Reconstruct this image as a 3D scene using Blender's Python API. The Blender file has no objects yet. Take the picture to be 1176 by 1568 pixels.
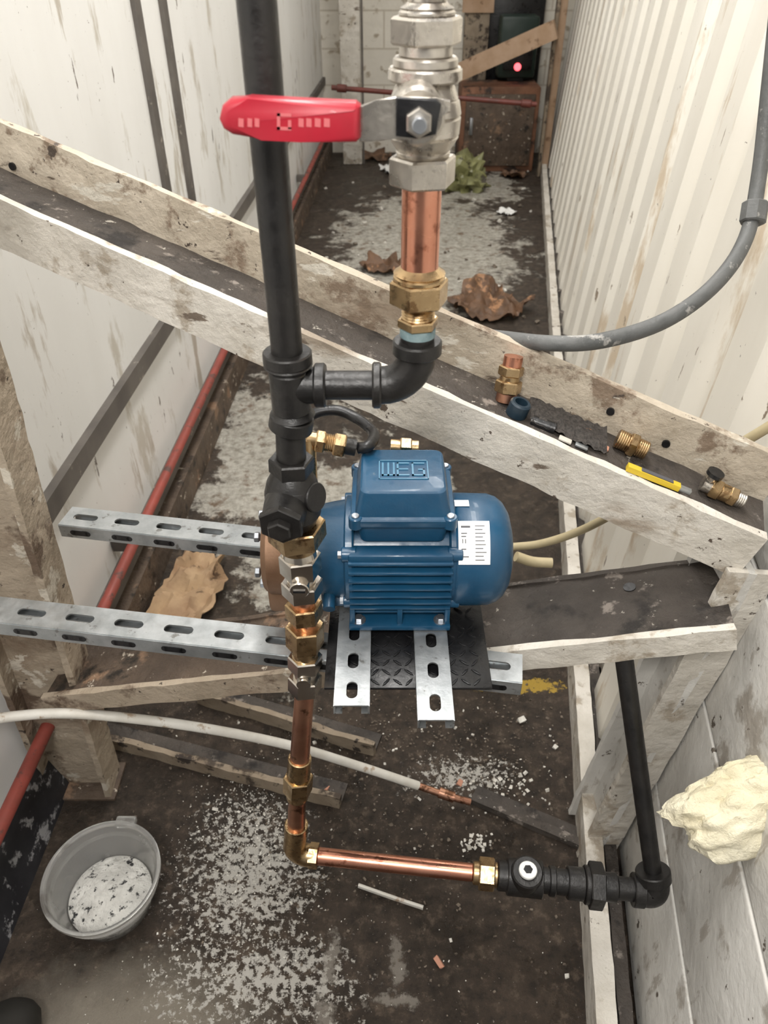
import bpy, bmesh, math, random
from math import radians, sin, cos, tan, pi, sqrt, atan2
from mathutils import Vector, Matrix, noise
random.seed(7)
# ---------------------------------------------------------------- survey of the place (camera calibration)
F=1150.0; CX,CY=588.0,784.0; H=1.3; PT=radians(38)
FW=Vector((0,cos(PT),-sin(PT))); UP=Vector((0,sin(PT),cos(PT))); CAM=Vector((0,0,H))
def ray(u,v): return FW+Vector(((u-CX)/F,0,0))-UP*((v-CY)/F)
def atY(u,v,Y):
    d=ray(u,v); return CAM+d*(Y/d.y)
def atZ(u,v,z):
    d=ray(u,v); return CAM+d*((z-H)/d.z)
def depth(p): return (p-CAM).dot(FW)
def proj(p):
    q=p-CAM; s=q.dot(FW); return CX+F*q.x/s, CY-F*q.dot(UP)/s
def m_(px,p): return px*depth(p)/F
Z=Vector((0,0,1)); X=Vector((1,0,0)); Yv=Vector((0,1,0))
# ---------------------------------------------------------------- materials
def nd(nt,t,ins=None,**pr):
    n=nt.nodes.new(t)
    for k,v in pr.items(): setattr(n,k,v)
    if ins:
        for k,v in ins.items():
            if isinstance(v,bpy.types.NodeSocket): nt.links.new(v,n.inputs[k])
            else: n.inputs[k].default_value=v
    return n
def c4(c): return (c[0],c[1],c[2],1)
def mixc(nt,f,a,b):
    n=nt.nodes.new('ShaderNodeMix'); n.data_type='RGBA'
    for i,v in ((0,f),(6,a),(7,b)):
        if isinstance(v,bpy.types.NodeSocket): nt.links.new(v,n.inputs[i])
        elif i==0: n.inputs[0].default_value=v
        else: n.inputs[i].default_value=c4(v)
    return n.outputs[2]
def maprange(nt,v,a,b,c=0,d=1):
    return nd(nt,'ShaderNodeMapRange',{'Value':v,'From Min':a,'From Max':b,'To Min':c,'To Max':d}).outputs[0]
def mat(name,c1,c2=None,sc=8,rough=.5,metal=0,bump=0,bs=40,dirt=None,dth=.6,dsc=6,stretch=(1,1,1),coat=0,trans=0,layers=()):
    m=bpy.data.materials.new(name); m.use_nodes=True; nt=m.node_tree
    b=nt.nodes['Principled BSDF']
    co=nd(nt,'ShaderNodeNewGeometry').outputs['Position']
    mp=nd(nt,'ShaderNodeMapping',{'Vector':co,'Scale':stretch}).outputs[0]
    n1=nd(nt,'ShaderNodeTexNoise',{'Vector':mp,'Scale':sc,'Detail':5,'Roughness':.6}).outputs[0]
    col=mixc(nt,maprange(nt,n1,.35,.65),c1,c2 or c1)
    dm=None
    for (dc,th,ds,st,w) in ([(dirt,dth,dsc,stretch,.06)] if dirt else [])+list(layers):
        mp2=nd(nt,'ShaderNodeMapping',{'Vector':co,'Scale':st,'Location':(ds*.37,ds*.11,3)}).outputs[0]
        n2=nd(nt,'ShaderNodeTexNoise',{'Vector':mp2,'Scale':ds,'Detail':8,'Roughness':.65}).outputs[0]
        dm=maprange(nt,n2,th,th+w)
        col=mixc(nt,dm,col,dc)
    nt.links.new(col,b.inputs['Base Color'])
    b.inputs['Roughness'].default_value=rough; b.inputs['Metallic'].default_value=metal
    b.inputs['Coat Weight'].default_value=coat
    b.inputs['Transmission Weight'].default_value=trans
    if rough<.9:
        nr=nd(nt,'ShaderNodeTexNoise',{'Vector':mp,'Scale':bs*.5,'Detail':4}).outputs[0]
        nt.links.new(maprange(nt,nr,.3,.7,max(0,rough-.08),min(1,rough+.12)),b.inputs['Roughness'])
    if bump:
        nb=nd(nt,'ShaderNodeTexNoise',{'Vector':mp,'Scale':bs,'Detail':6,'Roughness':.6}).outputs[0]
        bp=nd(nt,'ShaderNodeBump',{'Height':nb,'Strength':bump,'Distance':.01})
        nt.links.new(bp.outputs[0],b.inputs['Normal'])
    return m
I1=(1,1,1); ST=(.35,.6,1.3)
M={}
M['black']=mat('black_iron',(.008,.0075,.0075),(.017,.0155,.0145),sc=30,rough=.36,metal=.1,bump=.12,bs=160)
M['copper']=mat('copper',(.74,.36,.25),(.64,.28,.18),sc=25,rough=.25,metal=1,dirt=(.40,.16,.10),dth=.57,dsc=40)
M['copperd']=mat('copper_dull',(.5,.25,.17),(.62,.34,.23),sc=30,rough=.34,metal=1,dirt=(.2,.1,.06),dth=.55,dsc=45)
M['brass']=mat('brass',(.58,.42,.24),(.46,.32,.17),sc=25,rough=.28,metal=1,bump=.05,bs=200,dirt=(.26,.16,.08),dth=.57,dsc=60)
M['nickel']=mat('nickel_plate',(.60,.56,.50),(.44,.41,.37),sc=30,rough=.30,metal=.95,bump=.08,bs=150,dirt=(.26,.23,.2),dth=.58,dsc=50)
M['chrome']=mat('chrome_plate',(.68,.64,.58),(.5,.45,.39),sc=40,rough=.18,metal=1)
M['bronze']=mat('bronze',(.17,.095,.055),(.22,.13,.08),sc=30,rough=.5,metal=.6,bump=.1,bs=120)
M['red']=mat('red_vinyl',(.38,.009,.025),(.31,.008,.02),sc=20,rough=.42,coat=.1)
M['redtxt']=mat('handle_print',(.52,.12,.13),rough=.5)
M['tape']=mat('ptfe_tape',(.10,.17,.19),(.2,.27,.28),sc=80,rough=.7)
M['blue']=mat('blue_enamel',(.0065,.050,.108),(.008,.062,.130),sc=20,rough=.36,coat=.12,bump=.05,bs=220,layers=(((.07,.11,.15),.69,60,I1,.03),))
M['bluel']=mat('blue_enamel_edge',(.045,.16,.26),rough=.4)
M['label']=mat('label_paper',(.8,.8,.78),rough=.5)
M['ink']=mat('label_ink',(.08,.08,.09),rough=.6)
M['galv']=mat('galvanised',(.48,.5,.51),(.34,.36,.37),sc=35,rough=.36,metal=.8,bump=.05,bs=100,dirt=(.22,.22,.21),dth=.59,dsc=50)
M['bolt']=mat('bolt_steel',(.4,.42,.45),rough=.35,metal=.9)
M['rubber']=mat('black_rubber',(.006,.006,.007),(.011,.011,.012),sc=40,rough=.30,bump=.1,bs=80)
M['paint']=mat('peeling_paint',(.54,.475,.385),(.38,.325,.25),sc=8,rough=.7,bump=.7,bs=30,dirt=(.21,.155,.11),dth=.54,dsc=14,stretch=(1,1,1),layers=(((.26,.195,.14),.53,6,ST,.16),((.07,.052,.04),.635,42,I1,.03),((.60,.56,.48),.60,20,ST,.03),((.12,.09,.066),.615,24,ST,.05)))
M['painttan']=mat('tan_peeling_paint',(.42,.35,.27),(.30,.245,.18),sc=7,rough=.7,bump=.7,bs=30,dirt=(.13,.09,.062),dth=.54,dsc=9,layers=(((.2,.14,.095),.53,5,I1,.14),((.05,.036,.027),.63,42,I1,.03),((.55,.5,.42),.60,16,I1,.03)))
M['paintw']=mat('white_flaky_paint',(.67,.635,.575),(.49,.455,.395),sc=9,rough=.6,bump=.7,bs=30,dirt=(.38,.33,.265),dth=.56,dsc=12,layers=(((.30,.25,.195),.585,9,ST,.10),((.09,.067,.05),.645,44,I1,.02),((.16,.125,.095),.635,24,ST,.03)))
M['grime_shade']=mat('grimy_shaded_steel',(.038,.031,.026),(.075,.062,.052),sc=9,rough=.7,bump=.8,bs=40,dirt=(.22,.19,.165),dth=.59,dsc=26,layers=(((.40,.37,.32),.65,60,I1,.03),((.015,.012,.010),.56,12,I1,.08)))
M['rust']=mat('rusty_painted_steel',(.065,.045,.032),(.12,.085,.06),sc=9,rough=.65,bump=.8,bs=30,dirt=(.24,.15,.095),dth=.57,dsc=9,layers=(((.5,.44,.36),.62,28,I1,.03),((.020,.015,.011),.57,14,I1,.08)))
M['tan']=mat('tan_timber',(.20,.155,.11),(.30,.245,.18),sc=12,rough=.8,bump=.5,bs=30,dirt=(.06,.044,.032),dth=.52,dsc=12,layers=(((.04,.03,.024),.58,30,I1,.04),))
M['wood']=mat('raw_timber',(.38,.25,.155),(.46,.32,.22),sc=10,rough=.75,bump=.3,bs=30,dirt=(.2,.12,.07),dth=.58,dsc=9)
M['redpipe']=mat('red_oxide_pipe',(.30,.055,.04),(.2,.045,.033),sc=12,rough=.5,dirt=(.08,.04,.034),dth=.56,dsc=20)
M['redpd']=mat('old_red_pipe',(.16,.035,.025),(.1,.028,.02),sc=12,rough=.5)
M['darktrim']=mat('dark_trim',(.08,.07,.063),(.14,.125,.11),sc=10,rough=.7,dirt=(.3,.27,.23),dth=.62,dsc=20)
M['wallL']=mat('white_wall_panel',(.83,.83,.82),(.74,.735,.715),sc=2,rough=.42,bump=.08,bs=10,dirt=(.55,.52,.46),dth=.58,dsc=7,stretch=(1,1,.3),layers=(((.13,.105,.085),.655,28,(1,.6,.2),.015),((.2,.17,.14),.68,80,I1,.02),((.48,.44,.38),.605,16,(1,.5,.12),.05)))
M['wallR']=mat('cream_metal_sheet',(.82,.79,.72),(.73,.695,.62),sc=3,rough=.45,bump=.1,bs=14,dirt=(.55,.46,.35),dth=.585,dsc=8,stretch=(1,1,.2),layers=(((.25,.2,.15),.655,30,(1,1,.3),.02),((.12,.1,.08),.68,70,I1,.02)))
M['board']=mat('white_board',(.66,.645,.61),(.52,.505,.47),sc=5,rough=.6,bump=.4,bs=25,dirt=(.35,.32,.28),dth=.58,dsc=10,layers=(((.12,.1,.08),.645,36,I1,.02),((.4,.37,.33),.59,20,(1,1,.3),.04)))
M['rubblebd']=mat('spattered_board',(.02,.02,.024),(.035,.035,.04),sc=12,rough=.55,dirt=(.34,.34,.35),dth=.55,dsc=26)
M['cable']=mat('white_cable',(.70,.68,.63),(.57,.54,.48),sc=18,rough=.5,dirt=(.38,.29,.21),dth=.59,dsc=25)
M['yellow']=mat('yellow_cable',(.50,.42,.26),(.4,.34,.21),sc=18,rough=.55)
M['yplast']=mat('yellow_plastic',(.62,.44,.03),rough=.4)
M['greyc']=mat('grey_conduit',(.075,.078,.077),(.12,.122,.12),sc=20,rough=.5,bump=.2,bs=80,dirt=(.34,.33,.31),dth=.60,dsc=30)
M['foam']=mat('expanding_foam',(.76,.71,.55),(.62,.56,.39),sc=14,rough=.8,bump=.9,bs=38)
M['foamdebris']=mat('plaster_chips',(.72,.70,.65),(.48,.45,.39),sc=60,rough=.9)
M['brick']=mat('brick_chip',(.5,.25,.17),rough=.9)
M['mesh']=mat('mesh_fabric',(.022,.018,.016),(.08,.07,.062),sc=260,rough=.8,bump=.6,bs=260)
M['card']=mat('torn_cardboard',(.42,.29,.17),(.3,.19,.11),sc=14,rough=.8,bump=.3,bs=30,dirt=(.1,.06,.035),dth=.57,dsc=14)
M['leafb']=mat('brown_paper',(.16,.085,.045),(.08,.045,.026),sc=14,rough=.6,bump=.5,bs=25,dirt=(.38,.2,.1),dth=.56,dsc=12)
M['bag']=mat('plastic_bag',(.27,.27,.12),(.14,.14,.06),sc=10,rough=.3,bump=.4,bs=20,dirt=(.05,.04,.025),dth=.55,dsc=10)
M['plast']=mat('translucent_plastic',(.90,.90,.88),(.80,.80,.78),sc=20,rough=.18,trans=.85,dirt=(.55,.53,.5),dth=.6,dsc=18)
M['powder']=mat('plaster_powder',(.50,.49,.46),(.70,.69,.65),sc=30,rough=.9,bump=1,bs=70,dirt=(.03,.03,.03),dth=.56,dsc=80)
M['boot']=mat('boot_leather',(.015,.014,.012),rough=.5)
M['green']=mat('green_housing',(.010,.024,.018),rough=.5)
def emis(name,c,s):
    m=bpy.data.materials.new(name); m.use_nodes=True; b=m.node_tree.nodes['Principled BSDF']
    b.inputs['Base Color'].default_value=c4(c); b.inputs['Emission Color'].default_value=c4(c); b.inputs['Emission Strength'].default_value=s
    return m
M['led']=emis('indicator_red',(1,.1,.12),3)
def blockmat():
    m=bpy.data.materials.new('painted_block'); m.use_nodes=True; nt=m.node_tree; b=nt.nodes['Principled BSDF']
    co=nd(nt,'ShaderNodeNewGeometry').outputs['Position']
    s=nd(nt,'ShaderNodeSeparateXYZ',{'Vector':co})
    cv=nd(nt,'ShaderNodeCombineXYZ',{'X':s.outputs[0],'Y':s.outputs[2]}).outputs[0]
    br=nd(nt,'ShaderNodeTexBrick',{'Vector':cv,'Color1':(.74,.7,.62,1),'Color2':(.7,.66,.58,1),'Mortar':(.55,.5,.42,1),'Scale':1,'Mortar Size':.006,'Brick Width':.44,'Row Height':.215})
    n=nd(nt,'ShaderNodeTexNoise',{'Vector':co,'Scale':14,'Detail':8}).outputs[0]
    col=mixc(nt,maprange(nt,n,.6,.66),br.outputs[0],(.42,.36,.28))
    nt.links.new(col,b.inputs['Base Color']); b.inputs['Roughness'].default_value=.8
    bp=nd(nt,'ShaderNodeBump',{'Height':n,'Strength':.5,'Distance':.02}); nt.links.new(bp.outputs[0],b.inputs['Normal'])
    return m
M['block']=blockmat()
def floormat():
    m=bpy.data.materials.new('wet_dirty_concrete'); m.use_nodes=True; nt=m.node_tree; b=nt.nodes['Principled BSDF']
    co=nd(nt,'ShaderNodeNewGeometry').outputs['Position']
    nz=lambda s,d=6,r=.6: nd(nt,'ShaderNodeTexNoise',{'Vector':co,'Scale':s,'Detail':d,'Roughness':r}).outputs[0]
    def math(op,a,b_): 
        n=nt.nodes.new('ShaderNodeMath'); n.operation=op
        for i,v in enumerate((a,b_)):
            if isinstance(v,bpy.types.NodeSocket): nt.links.new(v,n.inputs[i])
            else: n.inputs[i].default_value=v
        return n.outputs[0]
    def blob(cx,cy,rx,ry,amp,ns,w=.12):
        s=nd(nt,'ShaderNodeMapping',{'Vector':co,'Location':(-cx/rx,-cy/ry,0),'Scale':(1/rx,1/ry,1)}).outputs[0]
        l=nd(nt,'ShaderNodeVectorMath',{0:s},operation='LENGTH').outputs['Value']
        e=math('ADD',l,math('MULTIPLY',math('SUBTRACT',ns,.5),amp))
        return maprange(nt,e,1,1-w)
    n1=nz(3.5,8); n2=nz(16,8,.7); n3=nz(90,4,.7); n4=nz(240,3,.6); n5=nz(7,8,.72); n6=nz(36,8,.75)
    col=mixc(nt,maprange(nt,n5,.35,.65),(.020,.0140,.0095),(.062,.044,.031))
    col=mixc(nt,maprange(nt,n6,.53,.70),col,(.14,.105,.076))
    col=mixc(nt,math('MULTIPLY',maprange(nt,n6,.48,.36),.75),col,(.010,.0072,.005))
    pal=mixc(nt,maprange(nt,n6,.36,.58),(.25,.225,.185),(.54,.52,.46))
    pal=mixc(nt,maprange(nt,n2,.54,.66),pal,(.16,.10,.06))
    for (cx,cy,rx,ry,amp) in ((.22,3.95,.50,.95,2.2),(-.40,1.95,.16,.5,3.2),(-.17,1.6,.24,.42,3.2),(.05,2.6,.3,.4,4.2),(.1,1.75,.1,.2,3.2),(.6,5.0,.25,.4,4)):
        col=mixc(nt,math('MULTIPLY',blob(cx,cy,rx,ry,amp,n5,.2),.95),col,pal)
    col=mixc(nt,math('MULTIPLY',blob(-.38,.40,.26,.13,1.4,n5,.7),.85),col,(.27,.24,.195))
    for (cx,cy,rx,ry) in ((-.24,.63,.15,.2),(-.2,.48,.2,.1),(.14,.83,.12,.06)):
        g=blob(cx,cy,rx,ry,1.8,n5,.8)
        th=math('ADD',n3,math('MULTIPLY',g,.17))
        col=mixc(nt,math('MULTIPLY',maprange(nt,th,.60,.67),maprange(nt,g,.0,.2)),col,(.48,.46,.42))
    for (cx,cy,rx,ry) in ((-.085,.5,.014,.05),(.02,.5,.014,.05),(.015,.445,.045,.010),(-.09,.42,.02,.03)):
        col=mixc(nt,math('MULTIPLY',blob(cx,cy,rx,ry,6,n6,.6),.6),col,(.33,.30,.26))
    col=mixc(nt,maprange(nt,n4,.69,.73),col,(.4,.37,.33))
    col=mixc(nt,math('MULTIPLY',blob(.305,1.05,.085,.018,4.0,n6,.2),.9),col,(.5,.33,.05))
    nt.links.new(col,b.inputs['Base Color'])
    nt.links.new(maprange(nt,n1,.4,.6,.25,.7),b.inputs['Roughness'])
    bp=nd(nt,'ShaderNodeBump',{'Height':math('ADD',n6,math('MULTIPLY',n3,.4)),'Strength':.8,'Distance':.012}); nt.links.new(bp.outputs[0],b.inputs['Normal'])
    return m
M['floor']=floormat()
# ---------------------------------------------------------------- mesh builder
def basis(d,ref=None):
    d=d.normalized()
    ref=ref or (Z if abs(d.z)<.9 else X)
    u=(ref-d*ref.dot(d)).normalized(); w=d.cross(u)
    return d,u,w
class B:
    def __init__(s,name,parent=None): s.bm=bmesh.new(); s.mats=[]; s.name=name; s.parent=parent
    def mi(s,m):
        if m not in s.mats: s.mats.append(m)
        return s.mats.index(m)
    def face(s,vs,k):
        try:
            f=s.bm.faces.new(vs); f.material_index=k; return f
        except ValueError: return None
    def rings(s,rings,m,cap=True,closed=False):
        k=s.mi(m); R=[[s.bm.verts.new(p) for p in r] for r in rings]; n=len(R[0])
        L=len(R)
        for i in range(L if closed else L-1):
            a=R[i]; c=R[(i+1)%L]
            for j in range(n): s.face([a[j],a[(j+1)%n],c[(j+1)%n],c[j]],k)
        if cap and not closed:
            s.face(R[0][::-1],k); s.face(R[-1],k)
        return R
    def lathe(s,p,ax,prof,m,n=28,ref=None,cap=True):
        d,u,w=basis(ax,ref)
        s.rings([[p+d*t+(u*cos(2*pi*j/n)+w*sin(2*pi*j/n))*max(r,1e-5) for j in range(n)] for t,r in prof],m,cap)
    def cyl(s,p0,p1,r0,r1=None,m=None,n=28,bev=0,ref=None):
        r1=r0 if r1 is None else r1; L=(p1-p0).length
        if L<1e-6: return
        b=min(bev,L*.4)
        prof=[(0,r0),(L,r1)] if b==0 else [(0,r0-b),(b,r0),(L-b,r1),(L,r1-b)]
        s.lathe(p0,p1-p0,prof,m,n,ref)
    def hexn(s,p0,p1,r,m,ref=None,n=6):
        L=(p1-p0).length; s.cyl(p0,p1,r,r,m,n,bev=min(.0015,L*.15),ref=ref)
    def tube(s,pts,r,m,n=14,sub=6,flat=1):
        P=[]
        if sub>1 and len(pts)>2:
            q=[pts[0]*2-pts[1]]+list(pts)+[pts[-1]*2-pts[-2]]
            for i in range(1,len(q)-2):
                for j in range(sub):
                    t=j/sub; a,b_,c,d=q[i-1],q[i],q[i+1],q[i+2]
                    P.append(.5*((2*b_)+(c-a)*t+(2*a-5*b_+4*c-d)*t*t+(3*b_-a-3*c+d)*t**3))
            P.append(pts[-1])
        else: P=list(pts)
        rr=r if callable(r) else (lambda t:r)
        d,u,w=basis(P[1]-P[0]); R=[]
        for i,p in enumerate(P):
            t=(P[min(i+1,len(P)-1)]-P[max(i-1,0)]).normalized()
            u=(u-t*u.dot(t)).normalized(); w=t.cross(u)
            k=rr(i/(len(P)-1))
            R.append([p+(u*cos(2*pi*j/n)+w*flat*sin(2*pi*j/n))*k for j in range(n)])
        s.rings(R,m)
    def box(s,c,sx,sy,sz,m,ax=(X,Yv,Z),bev=0):
        k=s.mi(m); hx,hy,hz=sx/2,sy/2,sz/2
        vs=[s.bm.verts.new(c+ax[0]*(i*hx)+ax[1]*(j*hy)+ax[2]*(l*hz)) for i in(-1,1) for j in(-1,1) for l in(-1,1)]
        fs=[s.face([vs[a] for a in q],k) for q in((0,1,3,2),(4,6,7,5),(0,4,5,1),(2,3,7,6),(0,2,6,4),(1,5,7,3))]
        if bev:
            es=list({e for f in fs for e in f.edges})
            bmesh.ops.bevel(s.bm,geom=es,offset=bev,segments=2,affect='EDGES',profile=.5,material=-1)
    def prism(s,p0,p1,prof,m,up=Z,rough=0):
        d=(p1-p0).normalized(); u=(up-d*up.dot(d)).normalized(); w=d.cross(u)
        if abs(d.x)>abs(d.y): w=-w
        n=1
        if rough: n=max(2,int((p1-p0).length/.02))
        rg=[]
        for i in range(n+1):
            p=p0.lerp(p1,i/n); r=[]
            for a,b in prof:
                j=noise.noise_vector((p+w*a*3+u*b*3)*28)*rough if rough else Vector()
                r.append(p+w*a+u*b+j)
            rg.append(r)
        s.rings(rg,m)
        return d,u,w
    def poly(s,pts,nrm,th,m,bev=0):
        k=s.mi(m)
        a=[s.bm.verts.new(p) for p in pts]; b_=[s.bm.verts.new(p+nrm*th) for p in pts]; n=len(pts)
        fs=[s.face(a,k),s.face(b_[::-1],k)]+[s.face([a[j],b_[j],b_[(j+1)%n],a[(j+1)%n]],k) for j in range(n)]
        if bev:
            es=list(fs[0].edges)+list(fs[1].edges)
            bmesh.ops.bevel(s.bm,geom=es,offset=bev,segments=3,affect='EDGES',profile=.5,material=-1)
    def quad(s,pts,m): s.face([s.bm.verts.new(p) for p in pts],s.mi(m))
    def slotplate(s,o,dl,dw,dn,cell,width,ncell,sl,sw,th,m):
        k=s.mi(m); N=24
        for c in range(ncell):
            ctr=o+dl*(cell*(c+.5)); ou=[];inn=[]
            for j in range(N):
                a=2*pi*j/N; ca,sa=cos(a),sin(a)
                mx=max(abs(ca),abs(sa)); ou.append(ctr+dl*(ca/mx*cell/2)+dw*(sa/mx*width/2))
                sg=0 if abs(ca)<1e-6 else (1 if ca>0 else -1)
                inn.append(ctr+dl*(sg*(sl/2-sw/2)+ca*sw/2)+dw*(sa*sw/2))
            T=[s.bm.verts.new(p) for p in ou];Ti=[s.bm.verts.new(p) for p in inn]
            Bo=[s.bm.verts.new(p-dn*th) for p in ou];Bi=[s.bm.verts.new(p-dn*th) for p in inn]
            for j in range(N):
                q=(j+1)%N
                s.face([T[j],T[q],Ti[q],Ti[j]],k); s.face([Bo[q],Bo[j],Bi[j],Bi[q]],k)
                s.face([Ti[j],Ti[q],Bi[q],Bi[j]],k); s.face([T[q],T[j],Bo[j],Bo[q]],k)
    def done(s,sharp=35,recalc=True):
        if recalc: bmesh.ops.recalc_face_normals(s.bm,faces=s.bm.faces[:])
        co=[v.co for v in s.bm.verts]
        lo=Vector((min(c.x for c in co),min(c.y for c in co),min(c.z for c in co)));hi=Vector((max(c.x for c in co),max(c.y for c in co),max(c.z for c in co)))
        c=(lo+hi)/2; bmesh.ops.translate(s.bm,verts=s.bm.verts[:],vec=-c)
        me=bpy.data.meshes.new(s.name); s.bm.to_mesh(me); s.bm.free()
        for m in s.mats: me.materials.append(M[m] if isinstance(m,str) else m)
        for p in me.polygons: p.use_smooth=True
        me.set_sharp_from_angle(angle=radians(sharp))
        o=bpy.data.objects.new(s.name,me); o.location=c; bpy.context.scene.collection.objects.link(o)
        return o
# ---------------------------------------------------------------- room shell
aL,bL=-.67,.0425
aR,bR,kR=.31,.15,.08
XLw=lambda y:aL+bL*y
XRw=lambda y,z=0:aR+bR*y+kR*z
YB=5.9
b=B('floor'); b.prism(Vector((-.85,-.5,0)),Vector((-.85,YB+.2,0)),[(0,-.1),(2.4,-.1),(2.4,0),(0,0)],'floor'); b.done()
b=B('wall_left'); b.prism(Vector((XLw(-.5),-.5,0)),Vector((XLw(YB),YB,0)),[(-.06,0),(0,0),(0,2.5),(-.06,2.5)],'wallL'); b.done()
b=B('wall_back'); b.box(Vector((.4,YB+.05,1.25)),2.2,.1,2.5,'block'); b.done()
b=B('wall_right'); y=.80; st=[]
pitch=.23
while y<YB-.1:
    st+=[(y,0),(y+.055,0),(y+.085,.028),(y+.200,.028)]; y+=pitch
st.append((YB,0))
k=b.mi('wallR'); prev=None
for (yy,off) in st:
    cur=[b.bm.verts.new((XRw(yy,z)-off,yy,z)) for z in (0.02,2.5)]+[b.bm.verts.new((XRw(yy,z)+.07,yy,z)) for z in (2.5,0.02)]
    if prev:
        for i in range(4): b.face([prev[i],prev[(i+1)%4],cur[(i+1)%4],cur[i]],k)
    else: b.face(cur,k)
    prev=cur
b.face(prev[::-1],k)
b.done(20)
b=B('wall_right_boarding')
for i in range(11):
    z0=.02+i*.215
    for (yy0,yy1) in ((-.5,.79),):
        pts=[Vector((XRw(yy0,z0),yy0,z0)),Vector((XRw(yy1,z0),yy1,z0)),Vector((XRw(yy1,z0+.208),yy1,z0+.208)),Vector((XRw(yy0,z0+.208),yy0,z0+.208))]
        b.poly(pts,X,.05,'board',.004)
b.box(Vector((XRw(.15,1.2)+.075,.15,1.2)),.03,1.3,2.4,'darktrim')
b.done()
def rail(name,y0,y1,z,w,h,m,xo=0):
    b=B(name); b.prism(Vector((XLw(y0)+xo,y0,z)),Vector((XLw(y1)+xo,y1,z)),[(0,-h/2),(w,-h/2),(w,h/2),(0,h/2)],m); b.done()
rail('trim_1',.9,YB-.02,.46,.018,.045,'darktrim')
rail('baseboard_left',1.0,YB-.02,.05,.05,.1,'rust')
rail('trim_2',1.0,YB-.02,.13,.03,.025,'darktrim')
b=B('trim_3')
for y in (2.1,2.32):
    b.box(Vector((XLw(y)+.004,y,1.5)),.012,.05,2.0,'darktrim')
b.done()
def rrail(name,y0,y1,x,w,h,m,z=0):
    b=B(name); b.prism(Vector((XRw(y0)+x,y0,z)),Vector((XRw(y1)+x,y1,z)),[(0,0),(w,0),(w,h),(0,h)],m,rough=.002); b.done()
rrail('baseboard_right',.35,YB-.3,-.068,.03,.075,'paintw')
rrail('trim_4',.35,YB-.3,-.030,.02,.05,'grime_shade')
# ---------------------------------------------------------------- back end
b=B('white_timber_post'); p0=Vector((-.215,5.6,0)); b.box(p0+Z*1.25,.13,.09,2.5,'paintw',bev=.006); b.box(p0+Z*1.25+X*.075,.012,.05,2.5,'darktrim'); b.done()
b=B('timber_corner_post'); b.box(Vector((1.045,5.3,1.25)),.05,.1,2.5,'wood',bev=.005); b.box(Vector((1.01,5.24,1.25)),.02,.05,2.5,'tan',bev=.005); b.done()
b=B('timber_brace'); pa=atY(700,112,5.35);pb=atY(850,45,5.15); b.prism(pa,pb,[(0,-.05),(.05,-.05),(.05,.05),(0,.05)],'wood'); b.done()
b=B('red_sprinkler_pipe'); pa=atY(508,134,5.1);pb=atY(822,160,4.9); b.tube([pa,pb],.014,'redpd',sub=1)
for t in (.05,.52,.95): q=pa.lerp(pb,t); b.cyl(q-(pb-pa).normalized()*.03,q+(pb-pa).normalized()*.03,.022,None,'redpd',bev=.004)
b.done()
b=B('rusty_steel_cabinet'); b.box(Vector((.74,5.5,.25)),.5,.28,.5,mat('rust_orange',(.24,.11,.06),(.13,.062,.035),sc=5,rough=.7,dirt=(.035,.022,.016),dth=.52,dsc=6),bev=.01)
b.box(Vector((.74,5.355,.25)),.44,.02,.42,'rust',bev=.004); b.box(Vector((.56,5.34,.28)),.02,.03,.1,'bolt',bev=.003); b.done()
b=B('brown_timber_board'); b.box(Vector((.60,5.78,.55)),.16,.05,1.1,'tan',bev=.004); b.box(Vector((.60,5.75,.9)),.2,.02,.08,'wood'); b.done()
b=B('recess_shade_panel'); b.box(Vector((.86,5.83,.75)),.36,.04,.95,'rubber',bev=.005); b.box(Vector((.86,5.80,1.2)),.38,.03,.05,'tan',bev=.004); b.done()  # black panel put in for the shade of the recess
b=B('control_box'); b.box(Vector((.85,5.62,.69)),.24,.16,.34,'green',bev=.02); b.lathe(atY(792,102,5.53),-Yv,[(0,.022),(.02,.022),(.03,.015)],'led',16)
b.box(Vector((.85,5.53,.63)),.18,.02,.12,'rubber',bev=.006); b.box(Vector((.85,5.62,.511)),.1,.1,.02,'rubber'); b.done()
# ---------------------------------------------------------------- crumpled things
def crumple(name,c,rx,ry,rz,m,seed=0,amp=.45,sub=4,flat=True,fr=2.2,rot=(0,0,0),hf=.3,sharp=28):
    bm=bmesh.new(); bmesh.ops.create_icosphere(bm,subdivisions=sub,radius=1)
    for v in bm.verts:
        p=v.co.copy(); q=p*fr+Vector((seed,seed*2.3,seed*.7))
        n=noise.noise(q)+.5*abs(noise.noise(q*2.3))+hf*noise.noise(q*5)
        p=p*(1+amp*n)
        v.co=Vector((p.x*rx,p.y*ry,p.z*rz))
        if flat and v.co.z<-rz*.25: v.co.z=-rz*.25
    me=bpy.data.meshes.new(name); bm.to_mesh(me); bm.free(); me.materials.append(M[m])
    for p_ in me.polygons: p_.use_smooth=True
    me.set_sharp_from_angle(angle=radians(sharp))
    o=bpy.data.objects.new(name,me); o.location=Vector(c)+(Z*rz*.25 if flat else Z*0); o.rotation_euler=rot; bpy.context.scene.collection.objects.link(o); return o
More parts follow.
